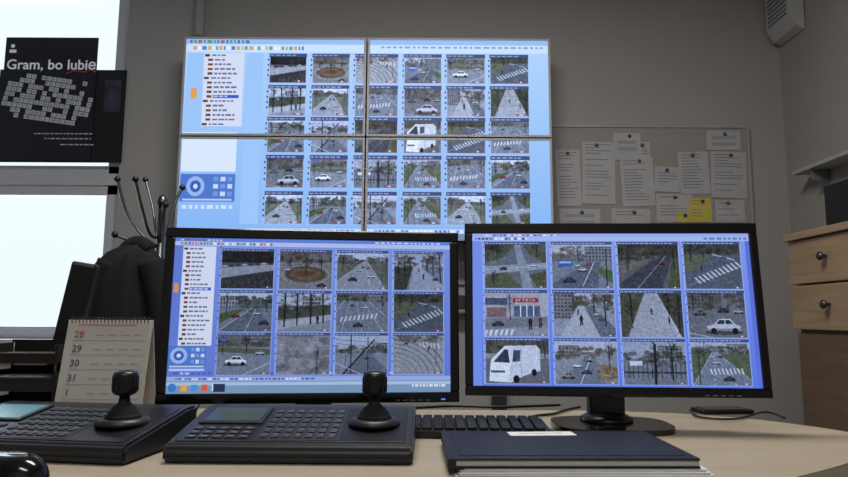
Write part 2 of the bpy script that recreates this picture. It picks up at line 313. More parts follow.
        a[:] = (122, 130, 144); c.rect(0, 0, 1, .25, (156, 166, 188)); block(c, g, .05, .4, .1, .38); foliage(c, g, 0, 1, .15, .4, 50, (92, 86, 76)); c.poly([(0, 1), (.5, .38), (.65, .38), (.8, 1)], (102, 110, 126)); c.line((.4, 1), (.57, .38), .010, WH); car(c, .35, .6, .55, WH); car(c, .2, .85, .9, (130, 124, 100)); foliage(c, g, .72, 1, .55, .9, 60, (136, 110, 74), .07); car(c, .55, .48, .35, (60, 60, 80)); car(c, .5, .75, .7, (70, 76, 96)); tree(c, .88, .7, .6, None, g, .014)
    elif kind == 'fence':
        a[:] = (106, 112, 126); c.rect(0, 0, 1, .4, (138, 148, 168)); block(c, g, .55, .95, .1, .42); foliage(c, g, 0, 1, .25, .5, 40, (68, 68, 64)); c.rect(0, .7, 1, .74, (58, 60, 66)); tree(c, .5, 1, .95, None, g, .04); tree(c, .78, .9, .8, (66, 68, 56), g, .024)
        for k in range(14): c.rect(k*.075, .5, k*.075+.010, .85, (50, 52, 60))
        c.rect(.1, .45, .3, .56, (180, 186, 200))
    elif kind == 'cross':
        c.rect(0, 0, 1, .18, (150, 160, 178)); block(c, g, .62, .98, .04, .28); foliage(c, g, 0, 1, .1, .3, 50, (80, 84, 74)); c.rect(0, .28, 1, 1, (88, 96, 80)); road(c, .4, .22, .0, 1.1, (110, 118, 134), 2); zebra(c, .3, .62, .9, .6, 9, .03, .03); car(c, .42, .5, .55, (180, 186, 200)); car(c, .5, .36, .35, (60, 60, 80)); car(c, .36, .36, .3, WH); car(c, .62, .88, .8, (66, 70, 90)); c.line((.12, 1), (.12, .15), .015, (54, 56, 64)); tree(c, .22, .5, .4, None, g, .012)
    h, w = a.shape[:2]
    n = g.normal(0, 7, (h, w, 1)); lo = g.normal(0, 8, (h//6+2, w//6+2)); lo = np.kron(lo, np.ones((6, 6)))[:h, :w]
    for _ in range(2): lo = (lo+np.roll(lo, 2, 0)+np.roll(lo, 2, 1)+np.roll(lo, -2, 0)+np.roll(lo, -2, 1))/5
    bl = a.copy()          # soft compression blur of the video streams
    for ax in (0, 1): bl = (np.roll(bl, 1, ax)+bl*2+np.roll(bl, -1, ax))/4
    a[1:-1, 1:-1] = bl[1:-1, 1:-1]
    a += n+lo[..., None]
    a[:] = (a-106)*1.22+104
    gy = a.mean(axis=2, keepdims=True)
    a[:] = np.clip((a*.86+gy*.14)*np.array((.95, .99, 1.07)), 12, 250)
def cell(cv, u0, v0, u1, v1, kind, seed, gain=1.0):
    X0, X1, Y0, Y1 = int(u0*cv.w), int(u1*cv.w), int(v0*cv.h), int(v1*cv.h)
    cv.rect(u0-.008, v0-.022, u1+.003, v1+.006, (166, 192, 244), .55)
    cv.rect(u0-.003, v0-.020, u1+.001, v0, (58, 76, 128))
    g = np.random.RandomState(seed+99)
    u = u0
    while u < u1-.03:
        L = g.uniform(.006, .014); cv.rect(u, v0-.013, u+L, v0-.007, (190, 205, 240), .7); u += L+.004
    paint(Cv(cv.a[Y0:Y1, X0:X1]), kind, seed); cv.a[Y0:Y1, X0:X1] *= gain
    for k in range(3): cv.rect(u1-.034+k*.011, v1-.013, u1-.028+k*.011, v1-.005, (150, 60, 60) if k != 1 else (200, 210, 230))
    for k in range(4): cv.rect(u0-.007, v0+.01+k*.05*(v1-v0)/.25, u0-.003, v0+.02+k*.05*(v1-v0)/.25, (60, 70, 120))
def tree_list(cv, u0, v0, u1, v1, n, seed, sel=None):
    g = np.random.RandomState(seed); cv.rect(u0, v0, u1, v1, (212, 220, 246))
    st = (v1-v0)/n
    for i in range(n):
        v = v0+st*(i+.3)
        ind = .1 if i % 5 else .02
        cv.rect(u0+(u1-u0)*ind, v, u0+(u1-u0)*(ind+.12), v+st*.5, (110, 66, 50) if i % 5 else (60, 60, 70))
        L = g.uniform(.5, .85)
        if sel == i: cv.rect(u0+(u1-u0)*(ind+.15), v-st*.1, u0+(u1-u0)*.9, v+st*.6, (50, 90, 200))
        x = ind+.17
        while x < L:
            l = g.uniform(.05, .14); cv.rect(u0+(u1-u0)*x, v+st*.05, u0+(u1-u0)*(x+l), v+st*.42, (70, 76, 110) if sel != i else (230, 235, 255), .75); x += l+.03
def ptz(cv, u0, v0, u1, v1):
    cv.rect(u0, v0, u1, v1, (78, 120, 204)); w = u1-u0; h = v1-v0
    ry = h*.36; rx = ry*cv.h/cv.w
    cv.ell(u0+w*.28, v0+h*.45, rx, ry, (150, 184, 240)); cv.ell(u0+w*.28, v0+h*.45, rx*.6, ry*.6, (60, 96, 180)); cv.ell(u0+w*.28, v0+h*.45, rx*.25, ry*.25, (210, 226, 255))
    for i in range(3):
        for j in range(3): cv.rect(u0+w*(.6+.13*i), v0+h*(.1+.27*j), u0+w*(.69+.13*i), v0+h*(.26+.27*j), (200, 216, 250) if (i+j) % 2 else (110, 150, 226))
    cv.rect(u0+w*.05, v0+h*.9, u0+w*.95, v0+h*.97, (190, 206, 244))
def bar(cv, v0, v1, u0, u1, seed, cols, dens=.02, al=.8):
    g = np.random.RandomState(seed); u = u0
    while u < u1:
        L = g.uniform(.3, 1)*dens; cv.rect(u, v0+(v1-v0)*.2, u+L, v1-(v1-v0)*.2, cols[g.randint(len(cols))], al); u += L+dens*.35
def to_image(a, name):
    h, w = a.shape[:2]; im = bpy.data.images.new(name, w, h, alpha=False)
    px = np.ones((h, w, 4), np.float32); px[..., :3] = np.clip(a[::-1], 0, 255)/255.0
    im.pixels.foreach_set(px.ravel()); im.update(); im.pack(); return im
def screenmat(name, im, st=1.0):
    m = bpy.data.materials.new(name); m.use_nodes = True; nt = m.node_tree; b = nt.nodes['Principled BSDF']
    t = nt.nodes.new('ShaderNodeTexImage'); t.image = im; t.extension = 'EXTEND'
    b.inputs['Base Color'].default_value = (.01, .01, .012, 1); b.inputs['Roughness'].default_value = .45; b.inputs['Specular IOR Level'].default_value = .2
    nt.links.new(t.outputs['Color'], b.inputs['Emission Color']); b.inputs['Emission Strength'].default_value = st
    return m
def vgrad(a, top, bot):
    h = a.shape[0]; t = np.linspace(0, 1, h)[:, None, None]; a[:] = np.array(top, float)*(1-t)+np.array(bot, float)*t

# left desk monitor picture
A = np.zeros((640, 1100, 3)); vgrad(A, (120, 146, 232), (92, 120, 214)); cv = Cv(A)
cv.rect(0, 0, 1, .022, (96, 130, 220)); bar(cv, .004, .02, .02, .16, 1, [(220, 228, 250), (170, 60, 60)], .016)
cv.rect(0, .022, 1, .05, (176, 192, 240)); bar(cv, .024, .048, .02, .34, 2, [(70, 90, 160), (210, 90, 60), (240, 240, 250), (80, 150, 90)], .012); bar(cv, .004, .02, .72, .97, 3, [(230, 236, 250)], .02)
cv.rect(.16, .05, .165, .9, (70, 96, 180)); cv.rect(0, .05, .028, .66, (96, 124, 214)); cv.rect(.005, .3, .02, .36, (230, 150, 60))
tree_list(cv, .03, .055, .145, .70, 22, 5, 9)
ptz(cv, .0, .70, .13, .84); cv.rect(.005, .845, .125, .86, (180, 200, 244)); bar(cv, .865, .885, .02, .8, 8, [(200, 212, 244), (70, 90, 160)], .02)
UL = [(.168, .352), (.374, .562), (.582, .77), (.792, .975)]; VL = [(.085, .33), (.36, .61), (.635, .885)]
KL = [['parking', 'round', 'road', 'avenue'], ['street', 'trunks', 'wide', 'zebra'], ['white', 'fog', 'poles', 'tracks']]
for r in range(3):
    for c in range(4): cell(cv, UL[c][0], VL[r][0], UL[c][1], VL[r][1], KL[r][c], 10+r*4+c, .9)
cv.rect(0, .895, 1, .925, (150, 172, 226)); bar(cv, .9, .92, .03, .5, 9, [(60, 80, 140), (230, 236, 250)], .014)
cv.rect(0, .928, 1, 1, (120, 152, 190)); cv.rect(0, .93, 1, .95, (168, 194, 222)); cv.ell(.02, .965, .014, .028, (60, 120, 210))
for i, k in enumerate([(230, 170, 60), (80, 140, 220), (220, 90, 60), (230, 230, 240)]): cv.rect(.05+i*.035, .945, .07+i*.035, .985, k)
cv.rect(.16, .94, .2, .99, (40, 50, 90)); bar(cv, .945, .97, .86, .97, 12, [(240, 244, 255)], .014)
IM_L = to_image(A*.98, 'left_view')

# right desk monitor picture
A = np.zeros((640, 1120, 3)); vgrad(A, (128, 152, 236), (88, 118, 226)); cv = Cv(A)
cv.rect(0, 0, 1, .02, (150, 172, 236)); bar(cv, .002, .02, .04, .3, 21, [(240, 244, 255), (60, 70, 120), (200, 60, 60)], .014)
cv.rect(0, .02, 1, .05, (160, 182, 240)); bar(cv, .022, .048, .01, .2, 22, [(60, 70, 120), (240, 240, 250)], .012); bar(cv, .022, .045, .84, .99, 23, [(60, 80, 150)], .02, .6)
cv.rect(.985, .05, 1, 1, (88, 112, 214)); cv.rect(.0, .05, .03, 1, (112, 140, 232))
UR = [(.045, .268), (.29, .507), (.528, .745), (.765, .965)]; VR = [(.075, .37), (.40, .685), (.715, .985)]
KR = [['junction', 'busy', 'darkroad', 'zebra'], ['shop', 'walk', 'path', 'cars'], ['van', 'autumn', 'fence', 'cross']]
for r in range(3):
    for c in range(4): cell(cv, UR[c][0], VR[r][0], UR[c][1], VR[r][1], KR[r][c], 60+r*4+c, .96)
IM_R = to_image(A, 'right_view')

# video wall picture (one desktop stretched over four panels), 360 x 184 units
S = 3.2; A = np.zeros((int(184*S), int(360*S), 3)); vgrad(A, (176, 212, 253), (134, 182, 246)); cv = Cv(A)
U = lambda x: x/360.0
V = lambda y: y/184.0
cv.rect(0, 0, 1, V(5), (150, 190, 246)); bar(cv, V(0), V(5), .01, .17, 31, [(60, 90, 170), (190, 60, 60), (80, 140, 90)], .014)
cv.rect(0, V(5), 1, V(13), (200, 226, 253)); bar(cv, V(6), V(12), .02, .33, 32, [(70, 100, 180), (220, 150, 70), (240, 244, 255), (90, 150, 110)], .012); bar(cv, V(6), V(9), .54, .98, 33, [(90, 120, 190)], .018, .6)
tree_list(cv, U(19), V(14), U(60), V(88), 16, 34, 9); cv.rect(U(2), V(14), U(18), V(88), (156, 198, 250)); cv.rect(U(7), V(50), U(13), V(60), (230, 160, 80))
cv.rect(U(1), V(94), U(56), V(125), (216, 232, 252)); ptz(cv, U(1), V(127), U(56), V(152)); bar(cv, V(154), V(160), .01, .15, 35, [(220, 234, 255)], .02)
cv.rect(U(62), V(14), U(80), V(172), (156, 198, 250))
CX = [(87, 124), (131, 168), (175, 211), (218, 254), (260, 297), (303, 340)]; CY = [(18, 44), (50, 77), (82, 107), (113, 139), (146, 172)]
KW = [['parking', 'round', 'tracks', 'busy', 'white', 'zebra'], ['trunks', 'road', 'wide', 'cars', 'walk', 'path'], ['street', 'poles', 'darkroad', 'van', 'zebra', 'wide'], ['cars', 'white', 'fence', 'cross', 'wide', 'street'], ['road', 'street', 'poles', 'cross', 'road', 'junction']]
for r in range(5):
    for c in range(6): cell(cv, U(CX[c][0]), V(CY[r][0]), U(CX[c][1]), V(CY[r][1]), KW[r][c], 100+r*6+c, 1.1)
cv.rect(0, V(176), 1, V(180), (190, 214, 250)); bar(cv, V(176), V(180), .02, .9, 36, [(70, 100, 180), (240, 244, 255)], .012); cv.rect(0, V(180), 1, 1, (110, 140, 190))
IM_W = to_image(A*1.0, 'wall_view')

# ------------------------------------------------------------------ common materials
wallm = mat('painted_wall', (170, 168, 166), .9, var=.03, scale=2, bump=.15)
wall2 = mat('painted_side_wall', (162, 159, 156), .9, var=.03, scale=2, bump=.15)
ceilm = mat('ceiling_paint', (205, 204, 202), .9, var=.02)
floorm = mat('linoleum', (92, 90, 88), .5, var=.12, scale=5)
framem = mat('window_pvc', (196, 200, 206), .4, var=.02)
blk = mat('black_plastic', (20, 21, 24), .35, var=.1)
blkg = mat('gloss_black', (10, 10, 12), .15, var=.05, coat=.2)
blkm = mat('matte_black', (14, 15, 18), .8, var=.2)
dgrey = mat('dark_grey_plastic', (44, 46, 52), .5, var=.08)
grey = mat('grey_plastic', (120, 122, 126), .5)
silver = mat('brushed_metal', (96, 98, 104), .35, metal=1.0)
white = mat('white_paper', (216, 217, 218), .8, var=.03)
paper2 = mat('notice_paper', (184, 185, 188), .85, var=.04, scale=12)
ink = mat('ink', (84, 84, 90), .9)
inkl = mat('faint_print', (134, 134, 138), .9)
yellow = mat('yellow_paper', (206, 192, 92), .8)

# ------------------------------------------------------------------ room
YB = 3.75; XR = 2.17; XL = -3.2; ZC = 3.2; YF = -2.0
xw = onY(124, 90, YB).x
def simple(name, lo, hi, m, bev=0.0):
    b = B(name); b.bx(lo, hi, m, bev); return b.done()
simple('floor', (XL-.2, YF-.2, -.1), (XR+.2, YB+.2, 0), floorm)
simple('ceiling', (XL-.2, YF-.2, ZC), (XR+.2, YB+.2, ZC+.1), ceilm)
simple('wall_right', (XR, YF, 0), (XR+.2, YB+.2, ZC), wall2)
simple('wall_left', (XL-.2, YF, 0), (XL, YB+.2, ZC), wallm)
simple('wall_front', (XL-.2, YF-.2, 0), (XR+.2, YF, ZC), wallm)
w = B('wall_back'); ZS = .82; ZT = 3.0
w.bx((xw, YB, 0), (XR, YB+.2, ZC), wallm); w.bx((XL, YB, 0), (xw, YB+.2, ZS), wallm); w.bx((XL, YB, ZT), (xw, YB+.2, ZC), wallm)
w.done()
simple('baseboard_back', (XL, YB-.015, 0), (XR, YB, .08), mat('baseboard', (90, 80, 70), .5))
zr1 = onY(60, 194, YB).z; zr2 = onY(60, 164, YB).z
w = B('window_1')
w.bx((XL, YB+.04, zr1), (xw, YB+.12, zr2), framem, .006)
w.bx((XL, YB+.03, zr1+.06), (xw, YB+.04, zr2-.05), framem, .003)
w.bx((xw-.085, YB+.04, ZS), (xw, YB+.12, ZT), framem, .006)
w.bx((XL, YB+.04, ZS), (xw, YB+.12, ZS+.07), framem, .006); w.bx((XL, YB+.04, ZT-.07), (xw, YB+.12, ZT), framem, .006)
w.bx((XL, YB-.12, ZS-.03), (xw+.05, YB+.06, ZS), framem, .006)
w.bx((XL, YB+.04, ZS), (XL+.08, YB+.12, ZT), framem, .006)
w.done()
b = B('heating_pipe'); px = onY(200, 10, 3.68)
b.tube([(px.x, 3.69, 0.02), (px.x, 3.69, ZC-.005)], .028, wallm, 16)
b.tube([(px.x-.0, 3.69, 2.60), (px.x, 3.69, 2.63)], .036, grey, 16); b.done()

# posters hung over the window
b = B('poster'); pm = mat('poster_navy', (20, 22, 36), .5, var=.15, scale=5); pm2 = mat('poster_black', (16, 17, 24), .5, var=.2); pw = mat('poster_white_glow', (214, 218, 228), .6, emit=.25)  # white print has added emission standing in for window backlight
Yp = YB-.012
p0 = onY(6, 160, Yp); p1 = onY(99, 38, Yp); pxl = onY(5, 60, Yp).x
b.bx((pxl, Yp-.004, p0.z), (p1.x, Yp, p1.z), pm)
q0 = onY(-8, 162, Yp); q1 = onY(127, 70, Yp)
b.bx((q0.x, Yp+.001, q0.z), (q1.x, Yp+.004, q1.z), pm2)
TM = lambda px, py, ang=0: T(onY(px, py, Yp-.006)) @ RX(90) @ RZ(ang)
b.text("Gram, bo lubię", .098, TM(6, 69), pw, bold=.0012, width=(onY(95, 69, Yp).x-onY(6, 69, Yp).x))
red = mat('poster_red_glow', (190, 50, 60), .6, emit=.1)  # red stroke also glows slightly, backlight put into the material
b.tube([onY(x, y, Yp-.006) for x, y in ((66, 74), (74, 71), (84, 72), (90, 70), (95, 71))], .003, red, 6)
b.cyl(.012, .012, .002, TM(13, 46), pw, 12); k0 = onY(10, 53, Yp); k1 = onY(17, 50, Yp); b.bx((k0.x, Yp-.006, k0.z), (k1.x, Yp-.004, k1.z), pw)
rg = random.Random(3)
Mt = TM(48, 99, -8)
tile = mat('letter_tile_glow', (176, 180, 190), .6, emit=.12, var=.1)  # tiles given a faint glow of their own in place of backlight
lets = "AKOWIEZRTNSŁPYDMC"
for i in range(-8, 9):
    for j in range(-4, 5):
        if rg.random() < .8 and abs(i) <= 8-(abs(j) > 2)*2:
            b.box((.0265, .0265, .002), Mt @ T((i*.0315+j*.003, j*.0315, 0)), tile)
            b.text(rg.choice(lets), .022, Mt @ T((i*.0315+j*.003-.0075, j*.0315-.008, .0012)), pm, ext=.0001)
for k, (x0, x1, y) in enumerate(((34, 92, 134), (44, 92, 139), (60, 93, 145))):
    a0 = onY(x0, y, Yp-.006); a1 = onY(x1, y-2, Yp-.006); x = a0.x
    while x < a1.x:
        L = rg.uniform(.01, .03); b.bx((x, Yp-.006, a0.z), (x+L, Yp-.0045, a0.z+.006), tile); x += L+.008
k0 = onY(103, 112, Yp); k1 = onY(122, 80, Yp)
b.bx((k0.x, Yp-.002, k0.z), (k1.x, Yp, k1.z), mat('poster_photo', (54, 58, 74), .6, var=.6, scale=14))
b.done()

# ------------------------------------------------------------------ video wall
YV = 3.5
smw = screenmat('video_wall_screen', IM_W, 1.0)
lft = onY(182, 90, YV).x; rgt = onY(552, 90, YV).x; top = onY(367, 38, YV).z
pwid = (rgt-lft)/2; ph = pwid*0.5600
b = B('video_wall'); bezel = mat('video_bezel', (186, 188, 196), .4, var=.04)
bw = .013
for i in range(2):
    for j in range(2):
        x0 = lft+i*pwid; z1 = top-j*ph; x1 = x0+pwid-.007; z0 = z1-ph+.007
        b.bx((x0, YV, z0), (x1, YV+.11, z1), dgrey, .003)
        for lo, hi in (((x0, z0), (x0+bw, z1)), ((x1-bw, z0), (x1, z1)), ((x0+bw, z0), (x1-bw, z0+bw)), ((x0+bw, z1-bw), (x1-bw, z1))):
            b.bx((lo[0], YV-.006, lo[1]), (hi[0], YV+.002, hi[1]), bezel, .0015)
        b.bx((x0+.008, YV-.002, z0+.008), (x1-.008, YV+.001, z1-.008), blk)
        us = (0, 183/360.) if i == 0 else (183/360., 1); vs = (1-95/184., 1) if j == 0 else (0, 1-95/184.)
        b.quad([(x0+bw, YV-.003, z0+bw), (x1-bw, YV-.003, z0+bw), (x1-bw, YV-.003, z1-bw), (x0+bw, YV-.003, z1-bw)], smw,
               [(us[0], vs[0]), (us[1], vs[0]), (us[1], vs[1]), (us[0], vs[1])])
for x in (lft+.3, rgt-.3):
    b.bx((x-.04, YV+.11, .04), (x+.04, YV+.17, top-.1), dgrey, .004); b.bx((x-.06, YV-.2, 0), (x+.06, YV+.22, .04), dgrey, .006)
b.bx((lft+.2, YV+.115, 1.0), (rgt-.2, YV+.15, 1.08), dgrey, .004)
b.done()

# ------------------------------------------------------------------ notice board
b = B('notice_board'); bd = mat('board_surface', (158, 155, 152), .85, var=.04, scale=6); edge = mat('board_edge', (172, 170, 168), .5)
c0 = onY(556, 226, YB); c1 = onY(746, 128, YB)
b.bx((c0.x-.6, YB-.02, c0.z-.35), (c1.x, YB-.003, c1.z), bd, .002)
b.bx((c0.x-.6, YB-.026, c1.z-.008), (c1.x, YB-.003, c1.z+.004), edge, .002); b.bx((c1.x-.008, YB-.026, c0.z-.35), (c1.x+.004, YB-.003, c1.z), edge, .002)
pins = [mat('pin_red', (150, 50, 46), .4), mat('pin_green', (60, 110, 80), .4), mat('pin_blue', (60, 74, 130), .4)]
rg = random.Random(8)
SH = [(557, 150, 580, 206, -1, 0), (583, 142, 614, 204, 1, 0), (614, 133, 640, 160, 0, 1), (622, 158, 653, 206, -2, 0), (641, 142, 650, 160, 0, 0), (655, 167, 679, 192, 3, 0),
      (680, 152, 708, 194, -2, 0), (707, 131, 740, 150, 0, 1), (712, 152, 745, 198, 2, 0), (657, 194, 692, 222, 0, 0), (690, 198, 711, 222, 0, 2), (676, 212, 690, 222, 0, 2), (716, 200, 744, 222, -1, 0), (560, 209, 600, 228, 0, 1), (612, 209, 650, 226, 1, 0)]
for n, (x0, y0, x1, y1, an, kd) in enumerate(SH):
    a = onY(x0, y1, YB-.022); c = onY(x1, y0, YB-.022); wd = c.x-a.x; hh = c.z-a.z; M = T(((a.x+c.x)/2, YB-.0225-.0008*(n % 3), (a.z+c.z)/2)) @ RY(an)
    b.box((wd, .001, hh), M, yellow if kd == 2 else paper2)
    nl = int(hh/.018)
    for k in range(1, nl-1):
        if rg.random() < .8 and kd != 1:
            L = wd*rg.uniform(.4, .8); b.box((L, .0006, .005), M @ T((-(wd*.8-L)/2, -.0008, hh/2-k*.018)), inkl)
    if kd == 1:
        for k in range(2): b.box((wd*.7, .0006, .02), M @ T((0, -.0008, hh*.15-k*.04)), mat('grey_print', (160, 160, 166), .8))
    b.lathe([(.011, 0), (.011, .004), (.007, .010), (.001, .012)], M @ T((rg.uniform(-.02, .02), -.001, hh/2-.02)) @ RX(90), pins[n % 3 if n % 2 else 0], 12)
b.done()

# ------------------------------------------------------------------ right side: wall unit, shelf, cabinet
b = B('wall_speaker')
acw = mat('unit_white', (196, 196, 196), .5, var=.02)
za = onY(784, 38, 3.6).z
b.prism([(0, 0), (-.05, .02), (-.085, .08), (-.085, .36), (0, .36)], .25, T((XR-.004, 3.72, za)) @ RX(90), acw, .004)
for k in range(9): b.bx((XR-.0925, 3.50, za+.10+k*.026), (XR-.086, 3.69, za+.112+k*.026), grey)
b.done()
b = B('wall_shelf'); lightw = mat('pale_laminate', (180, 178, 174), .5, var=.04)
zs = onX(825, 165, XR-.06).z
b.bx((XR-.12, 2.55, zs-.010), (XR-.003, 3.50, zs+.010), lightw, .002)
for y in (2.7, 3.35): b.bx((XR-.10, y, zs-.07), (XR-.003, y+.012, zs-.010), grey, .002)
b.done()

b = B('drawer_cabinet')
cw1 = woodmat('cabinet_wood', (152, 126, 98), (168, 142, 112), 3, .45, (6, 1, 12)); cw2 = woodmat('cabinet_wood_dark_shade', (98, 78, 62), (112, 90, 70), 3, .5, (6, 1, 12))  # second wood is darkened: shadow on the recessed lower part painted into its colour
XC = 1.58
YC1 = onX(788, 260, XC).y; zt = onX(788, 235, XC).z; zb = onX(792, 330, XC).z
YC0 = YC1-1.1
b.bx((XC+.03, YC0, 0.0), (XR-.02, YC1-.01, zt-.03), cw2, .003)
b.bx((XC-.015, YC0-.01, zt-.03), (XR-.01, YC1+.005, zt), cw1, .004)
hh = (zt-.03-zb)/2
for r in range(2):
    for k in range(2):
        yy0 = YC1-(k+1)*.55; b.bx((XC, yy0+.004, zb+r*hh+.004), (XC+.03, yy0+.55-.004, zb+(r+1)*hh-.004), cw1, .003)
        b.lathe([(.006, 0), (.006, .012), (.016, .02), (.018, .028), (.012, .034), (.001, .036)], T((XC, yy0+.55-.265, zb+(r+.55)*hh)) @ RY(-90), silver, 20)
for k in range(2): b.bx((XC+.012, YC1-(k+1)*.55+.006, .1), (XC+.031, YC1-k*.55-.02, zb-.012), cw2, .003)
b.done()
b = B('box_file'); yb_ = onX(824, 200, XC+.12).y
b.bx((XC+.12, yb_-.34, zt+.001), (XC+.40, yb_, zt+.20), blk, .006); b.bx((XC+.115, yb_-.30, zt+.06), (XC+.121, yb_-.22, zt+.15), white)
b.lathe([(.014, 0), (.012, .003), (.008, .003)], T((XC+.120, yb_-.17, zt+.06)) @ RY(-90), grey, 16); b.done()

# ------------------------------------------------------------------ desk
deskm = woodmat('beech_desk', (166, 154, 134), (178, 166, 146), 2.5, .40, (1, 7, 7))
edgem = mat('desk_edge_band', (186, 176, 158), .4, var=.03)
b = B('desk'); ZD = .75
out = [(-1.35, .80), (.0, .80), (.36, .815), (.47, .862), (.55, .912), (.62, .962), (.69, 1.02), (.755, 1.08), (.785, 1.15), (.78, 1.22), (.735, 1.30), (.67, 1.37), (.58, 1.425), (.46, 1.455), (.3, 1.47), (-1.35, 1.47)]
fine = []
for i in range(len(out)):
    p0, p1, p2, p3 = [Vector(out[(i+k-1) % len(out)]) for k in range(4)]
    if 1 <= i <= 13:
        for k in range(4):
            u = k/4; fine.append(tuple(.5*((2*p1)+(p2-p0)*u+(2*p0-5*p1+4*p2-p3)*u*u+(3*p1-p0-3*p2+p3)*u**3)))
    else: fine.append(out[i])
b.prism(fine, .026, T((0, 0, ZD-.028)), edgem, .0)
b.prism(fine, .002, T((0, 0, ZD-.002)), deskm, .0)
for x in (-1.25, .45):
    b.bx((x-.015, .9, 0), (x+.015, 1.4, ZD-.028), cw2)
b.bx((-1.23, 1.38, .3), (.44, 1.40, ZD-.03), cw2)
b.done()

# ------------------------------------------------------------------ monitors
def monitor(px, py, depth, W, H, yaw, tilt, sm, bz, led, basew, based, ndx=0.0):
    C = CAM + sight(px, py)*depth
    M = T(C) @ RZ(yaw) @ RX(-tilt); b = B('computer_monitor')
    bt, bs, bb = bz
    for lo, hi in (((-W/2, -H/2), (W/2, -H/2+bb)), ((-W/2, H/2-bt), (W/2, H/2)), ((-W/2, -H/2+bb), (-W/2+bs, H/2-bt)), ((W/2-bs, -H/2+bb), (W/2, H/2-bt))):
        b.bx((lo[0], -.006, lo[1]), (hi[0], .012, hi[1]), blkg, .0025, M)
    b.bx((-W/2+.002, .0, -H/2+.002), (W/2-.002, .03, H/2-.002), blk, .006, M)
    b.prism([(-W*.38, -H*.34), (W*.38, -H*.34), (W*.34, H*.3), (-W*.34, H*.3)], .03, M @ T((0, .056, 0)) @ RX(90), blk, .008)
    b.quad([(-W/2+bs, -.002, -H/2+bb), (W/2-bs, -.002, -H/2+bb), (W/2-bs, -.002, H/2-bt), (-W/2+bs, -.002, H/2-bt)], sm, M=M)
    if led: b.bx((W/2-.035, -.0068, -H/2+.005), (W/2-.027, -.0055, -H/2+.007), mat('led_blue', (90, 140, 255), .5, emit=1.0), M=M)
    for k in range(5): b.bx((W/2-.12+k*.014, -.0066, -H/2+.004), (W/2-.112+k*.014, -.0058, -H/2+.0055), grey, M=M)
    Cb = C + (RZ(yaw) @ Vector((ndx, .075, 0)))
    b.bx((-.035, -.012, ZD+.008), (.035, .016, C.z+.02), blk, .006, T((Cb.x, Cb.y, 0)) @ RZ(yaw))
    b.box((.09, .03, .09), T((Cb.x, Cb.y, C.z)) @ RZ(yaw) @ T((0, -.012, 0)), blk, .006)
    pts = []
    for k in range(40):
        a = 2*math.pi*k/40; ex = 3.2
        pts.append((math.copysign(abs(math.cos(a))**(2/ex), math.cos(a))*basew/2, math.copysign(abs(math.sin(a))**(2/ex), math.sin(a))*based/2))
    b.prism(pts, .010, T((Cb.x, Cb.y-.03, ZD)) @ RZ(yaw), blkg, .0)
    b.lathe([(.05, 0), (.05, .006), (.04, .012), (.03, .016)], T((Cb.x, Cb.y, ZD+.009)), blk)
    return b.done(), C
smL = screenmat('left_monitor_screen', IM_L, .95); smR = screenmat('right_monitor_screen', IM_R, .97)
mL, CL = monitor(313.5, 315, 1.2, .550, .322, 6.0, 2.5, smL, (.019, .017, .019), True, .25, .19)
mR, CRt = monitor(612.5, 308, 1.19, .548, .322, -2.5, 5, smR, (.020, .015, .018), False, .22, .17, .0)

